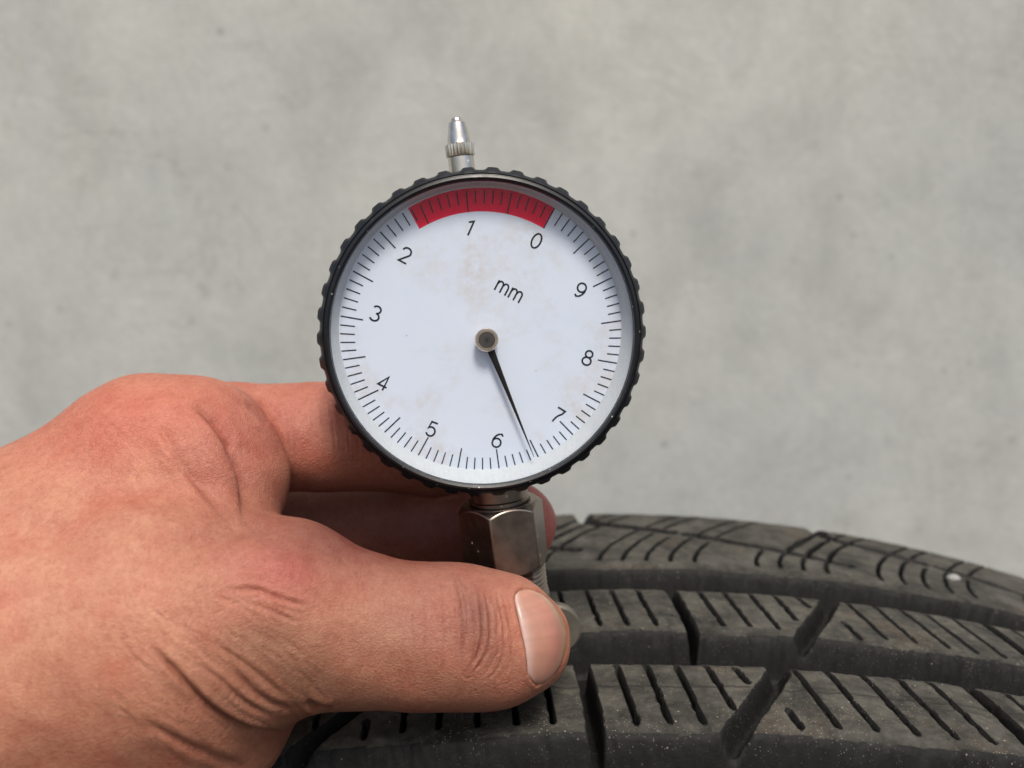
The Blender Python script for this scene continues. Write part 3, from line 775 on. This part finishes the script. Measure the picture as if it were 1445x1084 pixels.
def smooth_pl(pts, n=6):
    P = [np.array(p, float) for p in pts]; P = [2*P[0]-P[1]]+P+[2*P[-1]-P[-2]]; out = []
    for i in range(1, len(P)-2):
        for k in range(n):
            t = k/n; out.append(tuple(.5*((2*P[i])+(-P[i-1]+P[i+1])*t+(2*P[i-1]-5*P[i]+4*P[i+1]-P[i+2])*t*t+(-P[i-1]+3*P[i]-3*P[i+1]+P[i+2])*t**3)))
    out.append(tuple(P[-2])); return out
def crease(pts, wd, dep, ridge=0., dk=0.):
    global disp, dark
    x0, x1 = min(p[0] for p in pts)-wd*5-8, max(p[0] for p in pts)+wd*5+8; y0, y1 = min(p[1] for p in pts)-wd*5-8, max(p[1] for p in pts)+wd*5+8
    m = (facing > 0) & (PX > x0) & (PX < x1) & (PY > y0) & (PY < y1)
    if not m.any(): return
    d, t = pl_dist(smooth_pl(pts), PX[m], PY[m]); fade = np.clip(np.minimum(t, 1-t)*5, 0, 1)*facing[m]
    disp[m] += fade*(-dep*np.exp(-(d/wd)**2)+ridge*np.exp(-((d-wd*2.0)/(wd*1.3))**2))
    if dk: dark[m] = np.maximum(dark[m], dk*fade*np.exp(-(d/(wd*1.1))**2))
def bulge(x, y, rx, ry, h, ang=0):
    global disp
    a = math.radians(ang); X = (PX-x)*math.cos(a)+(PY-y)*math.sin(a); Yv = -(PX-x)*math.sin(a)+(PY-y)*math.cos(a)
    disp += h*np.exp(-(X/rx)**2-(Yv/ry)**2)*facing
def fold(pts, h, wd, dk=.2, soft=4.0):
    global disp, dark
    P = smooth_pl(pts); m = facing > 0
    d, t = pl_dist(P, PX[m], PY[m]); n = len(P)-1; i = np.clip((t*n).astype(int), 0, n-1); A = np.array(P)
    T_ = A[i+1]-A[i]; sgn = np.sign(T_[:, 0]*(PY[m]-A[i, 1])-T_[:, 1]*(PX[m]-A[i, 0]))   # + on the left/lower side
    sd_ = d*sgn; fade = np.clip(np.minimum(t, 1-t)*4, 0, 1)*facing[m]
    disp[m] += fade*h*np.tanh(sd_/soft)*np.exp(-(d/wd)**2)
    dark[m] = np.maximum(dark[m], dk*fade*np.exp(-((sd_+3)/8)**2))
# folds of the web between thumb and forefinger
fold([(212, 590), (240, 632), (276, 688), (318, 740)], .24, 24, .18)
fold([(268, 572), (294, 600), (314, 632), (330, 672), (342, 742)], .75, 24, .35)
crease([(300, 585), (322, 612), (330, 636)], 6, .25, .1, .12)
crease([(225, 600), (252, 655), (300, 705)], 6, .15, .1, .05)
crease([(345, 565), (368, 584), (380, 600)], 6, .25, .1, .1)
bulge(268, 628, 26, 60, .7, -32); bulge(305, 665, 16, 50, .55, -25)
# tendon ridge from wrist to thumb joint
bulge(200, 735, 130, 22, .55, 4); bulge(385, 800, 50, 32, 1.0, 10); bulge(180, 585, 60, 26, .5, -8)
crease([(240, 775), (330, 752), (400, 742)], 14, .45, .0, .05)
# crease under the thumb joint
crease([(318, 832), (360, 833), (395, 845), (440, 857)], 3.4, .20, .1, .28)
crease([(335, 848), (370, 857), (405, 872), (425, 880)], 3.0, .12, .05, .16)
crease([(300, 838), (340, 856), (372, 882)], 3.0, .1, .05, .12)
bulge(400, 905, 30, 22, -.35, 15)
# deep folds at the base of the thumb
crease([(205, 905), (250, 950), (296, 996), (345, 1025), (408, 1036)], 5, .6, .05, .62)
fold([(405, 1036), (345, 1025), (296, 996), (250, 950)], .5, 26, .3)
crease([(330, 945), (352, 970), (380, 990), (418, 1002)], 4.5, .3, .08, .35)
crease([(200, 1015), (250, 1045), (311, 1070), (350, 1084)], 6, .3, .1, .25)
crease([(270, 930), (310, 960), (345, 990), (385, 1010)], 4.0, .2, .15, .2)
crease([(300, 905), (335, 930), (372, 958), (402, 985)], 4.0, .2, .15, .22)
crease([(430, 990), (452, 1000), (470, 1004)], 5, .6, .2, .25)
rnd = random.Random(5)
for i in range(72):
    x = rnd.uniform(150, 420); y = rnd.uniform(870, 1050)
    if y < 700+x*.42: continue
    L_ = rnd.uniform(35, 85); a = math.radians(rnd.uniform(32, 48)); b = rnd.uniform(-6, 6)
    crease([(x, y), (x+L_*.5*math.cos(a)+b, y+L_*.5*math.sin(a)-b), (x+L_*math.cos(a), y+L_*math.sin(a))], rnd.uniform(2.4, 4.2), rnd.uniform(.02, .055), .01, rnd.uniform(.10, .26))
for i in range(60):          # faint lines over the back of the hand
    x = rnd.uniform(60, 330); y = rnd.uniform(575, 740); L_ = rnd.uniform(30, 80); a = math.radians(rnd.uniform(15, 50) + (x-60)*.08)
    crease([(x, y), (x+L_*.5*math.cos(a)+2, y+L_*.5*math.sin(a)), (x+L_*math.cos(a), y+L_*math.sin(a))], 2.6, rnd.uniform(.01, .03), .01, .04)
for i in range(50):
    x = rnd.uniform(170, 430); y = rnd.uniform(850, 930); L_ = rnd.uniform(20, 50); a = math.radians(rnd.uniform(25, 50))
    crease([(x, y), (x+L_*.5*math.cos(a)+2, y+L_*.5*math.sin(a)), (x+L_*math.cos(a), y+L_*math.sin(a))], 2.2, rnd.uniform(.02, .06), .015, .04)
for i in range(110):         # short crossing lines, both directions
    x = rnd.uniform(140, 430); y = rnd.uniform(820, 1060)
    if y < 690+x*.4: continue
    L_ = rnd.uniform(12, 34); a = math.radians(rnd.choice((rnd.uniform(-40, -10), rnd.uniform(60, 85))))
    crease([(x, y), (x+L_*.5*math.cos(a)+1, y+L_*.5*math.sin(a)), (x+L_*math.cos(a), y+L_*math.sin(a))], 1.9, rnd.uniform(.015, .04), .01, rnd.uniform(.05, .13))
# thumb knuckle wrinkles (across the thumb)
KW = [([(598, 840), (599, 880), (600, 925), (603, 960)], 2.2, .10), ([(618, 835), (625, 870), (625, 910), (622, 955)], 2.4, .13), ([(636, 806), (644, 830), (650, 870), (653, 905), (650, 950)], 3.2, .26),
      ([(646, 815), (655, 850), (657, 880), (655, 915)], 2.4, .18), ([(672, 822), (677, 850), (680, 880), (678, 905), (671, 928), (657, 950)], 2.8, .30), ([(683, 835), (689, 862), (691, 890), (689, 912), (679, 935), (663, 955)], 2.8, .30),
      ([(700, 835), (706, 860), (711, 890), (710, 925), (700, 950)], 2.2, .16), ([(712, 850), (719, 880), (722, 905), (720, 940)], 2.2, .15), ([(664, 845), (670, 880), (669, 915), (664, 940)], 2.2, .18),
      ([(648, 950), (660, 957), (672, 952), (686, 940)], 2.2, .12), ([(668, 962), (688, 945), (700, 925), (705, 905)], 2.2, .10), ([(676, 965), (698, 950), (712, 925)], 2.2, .09), ([(560, 850), (563, 900), (562, 950)], 2.2, .06), ([(580, 845), (583, 890), (582, 945)], 2.2, .07),
      ([(645, 812), (652, 826), (662, 835)], 2.4, .2), ([(640, 975), (648, 962), (652, 950)], 2.4, .08), ([(697, 930), (716, 905), (724, 885)], 2, .10)]
for pts, wd, dep in KW: crease(pts, wd*.8, dep*.5, dep*.25, dep*1.8)
for i in range(70):
    x = rnd.gauss(668, 34); y = rnd.uniform(828, 965); L_ = rnd.uniform(14, 40); bow = (x-650)*.06
    crease([(x-bow, y), (x, y+L_*.5), (x-bow*.6, y+L_)], 1.8, rnd.uniform(.03, .08), .02, rnd.uniform(.03, .10))
for i in range(40):
    x = rnd.uniform(470, 620); y = rnd.uniform(810, 960); L_ = rnd.uniform(15, 40)
    crease([(x, y), (x+rnd.uniform(-3, 6), y+L_*.5), (x+rnd.uniform(-3, 6), y+L_)], 1.8, rnd.uniform(.015, .04), .01, .03)
bulge(660, 880, 26, 50, .35); bulge(575, 803, 22, 10, .0)
# index finger cross lines near the knuckle folds
for i in range(16):
    x = 400+i*7+rnd.uniform(-3, 3); crease([(x, 560), (x+6, 600), (x+10, 650)], 2.2, .05, .02, .05)
# low-frequency unevenness
disp += .10*np.sin(HV[:, 0]*.55+1.3*np.sin(HV[:, 1]*.4))*np.sin(HV[:, 1]*.6+.7*HV[:, 2]*.3)

# nail bed: sink the skin under the plate, lift the fold round it
NL = [(735, 832), (727, 842), (731, 865), (738, 897), (743, 929), (746, 952), (757, 967)]
NR = [(735, 832), (752, 834), (773, 844), (791, 867), (800, 894), (797, 922), (783, 951), (757, 967)]
def resample(pts, n):
    P = np.array(smooth_pl(pts)); L_ = np.concatenate([[0], np.cumsum(np.linalg.norm(np.diff(P, axis=0), axis=1))]); t = np.linspace(0, L_[-1], n)
    return np.stack([np.interp(t, L_, P[:, 0]), np.interp(t, L_, P[:, 1])], 1)
nl, nr = resample(NL, 33), resample(NR, 33)
poly = np.concatenate([nl, nr[::-1][1:-1]])
near = (PX > 690) & (PX < 830) & (PY > 800) & (PY < 1000) & (facing > 0)
X, Yv = PX[near], PY[near]; inside = np.zeros(len(X), bool)
for i in range(len(poly)):
    (a, b), (c_, e) = poly[i], poly[(i+1) % len(poly)]
    cond = ((b > Yv) != (e > Yv)) & (X < (c_-a)*(Yv-b)/(e-b+1e-12)+a); inside ^= cond
dn, _ = pl_dist([tuple(p) for p in np.concatenate([poly, poly[:1]])], X, Yv); sdn = np.where(inside, -dn, dn)
left = np.clip((775-X)/30, 0, 1)
disp[near] += np.where(sdn < 0, -.30*np.clip(-sdn/2.5, 0, 1), 0)+(.03+.12*left)*np.exp(-((sdn-4)/4.0)**2)*(sdn > -2)-.12*np.exp(-((sdn-.5)/1.6)**2)
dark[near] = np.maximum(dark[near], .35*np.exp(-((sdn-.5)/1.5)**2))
# skin colour: broad patches of flush, tan, grime and painted shade
base = np.array([.66, .315, .205])
T = np.tile(base, (len(HV), 1))
def patch(x, y, rx, ry, col, amt, ang=0):
    global T
    a = math.radians(ang); X = (PX-x)*math.cos(a)+(PY-y)*math.sin(a); Yq = -(PX-x)*math.sin(a)+(PY-y)*math.cos(a)
    wgt = (amt*np.exp(-(X/rx)**2-(Yq/ry)**2))[:, None]; T = T*(1-wgt)+np.array(col)*wgt
patch(60, 820, 260, 170, (.72, .385, .26), .7)
patch(200, 590, 200, 70, (.72, .245, .175), .75, -8)
patch(330, 640, 70, 90, (.60, .24, .18), .7)
patch(395, 812, 70, 42, (.72, .23, .19), .8, 8)
patch(430, 600, 120, 90, (.60, .24, .19), .7)
patch(395, 935, 95, 60, (.28, .15, .09), .72, 28)  # grime, with some shade of the hollow painted in
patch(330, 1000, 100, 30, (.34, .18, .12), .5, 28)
patch(440, 960, 90, 60, (.46, .26, .17), .5)
patch(590, 900, 130, 100, (.42, .205, .14), .85)  # tan thumb, deepened by shade painted into the colour
patch(665, 880, 45, 65, (.52, .25, .19), .5)
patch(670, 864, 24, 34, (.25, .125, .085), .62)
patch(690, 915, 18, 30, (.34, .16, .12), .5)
patch(715, 825, 35, 22, (.60, .27, .20), .5)
patch(700, 960, 60, 40, (.55, .25, .18), .5)
patch(560, 752, 240, 72, (.20, .07, .06), .9)  # shade behind the gauge, painted into the middle finger's colour
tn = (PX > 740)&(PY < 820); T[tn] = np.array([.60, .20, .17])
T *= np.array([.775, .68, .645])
T *= (1-dark[:, None]*np.array([.55, .72, .72]))  # painted crease shade and fold dirt darken the tint
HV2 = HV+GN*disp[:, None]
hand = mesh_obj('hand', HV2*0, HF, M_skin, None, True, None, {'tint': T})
WV = cam2world(HV2); HO = WV[HV2[:, 0] > -72].min(0)*0+cam2world(px(60, 900, 115))
hand.data.vertices.foreach_set('co', ((WV-HO)*MM).astype(np.float32).ravel()); hand.data.update()
hand.location = Vector(HO*MM)
tag(hand, 'bare left hand with thumb pressed in front of the gauge stem, fingers behind it', 'hand')
# thumbnail plate on the sdf surface
def march(xp, yp):
    d = np.stack([(xp-722.5)/F, -(yp-542)/F, np.ones_like(xp)], -1); dl = np.linalg.norm(d, axis=1); d = d/dl[:, None]
    t = np.full(len(xp), 92.)
    for _ in range(90): t = t+np.clip(sdf_n(d*t[:, None]), -2, 2)*.8
    return d*t[:, None]
nu, nv = 25, 33; U = np.linspace(0, 1, nu)
gx = nl[:, None, 0]*(1-U)+nr[:, None, 0]*U; gy = nl[:, None, 1]*(1-U)+nr[:, None, 1]*U
P = march(gx.ravel(), gy.ravel()); N = grad(P, .4)
vv = np.linspace(0, 1, nv)[:, None]; ed = np.minimum(np.minimum(U[None]*1.0, (1-U[None])*1.6), np.minimum(vv, 1-vv)*1.2); ed = np.clip(ed*6, 0, 1)
ed = np.sqrt(1-(1-ed)**2)
offs = (-.12+.26*ed).ravel()
top = P+N*offs[:, None]; bot = P-N*.75
NVv = np.concatenate([top, bot]); q = grid_faces(nv, nu); m_ = nv*nu
brd = [i for i in range(nu)]+[i*nu+nu-1 for i in range(1, nv)]+[(nv-1)*nu+i for i in range(nu-2, -1, -1)]+[i*nu for i in range(nv-2, 0, -1)]
side = np.array([(brd[i], brd[(i+1) % len(brd)], brd[(i+1) % len(brd)]+m_, brd[i]+m_) for i in range(len(brd))])
Fn = np.concatenate([q[:, ::-1], q+m_, side])
Ug = np.broadcast_to(U[None], (nv, nu)).ravel(); Vg = np.broadcast_to(vv, (nv, nu)).ravel()
ct = np.tile(np.array([.50, .25, .18]), (m_, 1))
pk = np.exp(-((Ug-.68)/.16)**2-((Vg-.5)/.35)**2)[:, None]*.6; ct = ct*(1-pk)+np.array([.54, .20, .15])*pk
lu = np.exp(-(Ug/.16)**2)[:, None]*.7; ct = ct*(1-lu)+np.array([.62, .46, .41])*lu  # pale lunula, its edge gloss painted into the colour
fr = sstep((Ug-.84)/.1)[:, None]*.85; ct = ct*(1-fr)+np.array([.52, .36, .21])*fr
ct *= (1+.035*np.sin(Vg*70+np.sin(Vg*23)*2)+.02*np.sin(Vg*151))[:, None]
WN = cam2world(NVv)
nail = mesh_obj('thumbnail', WN-HO, Fn, M_nail, None, True, None, {'tint': np.concatenate([ct, ct])}); nail.parent = hand
print('TRIS', sum(len(o.data.polygons)*2 for o in sc.objects if o.type == 'MESH'))
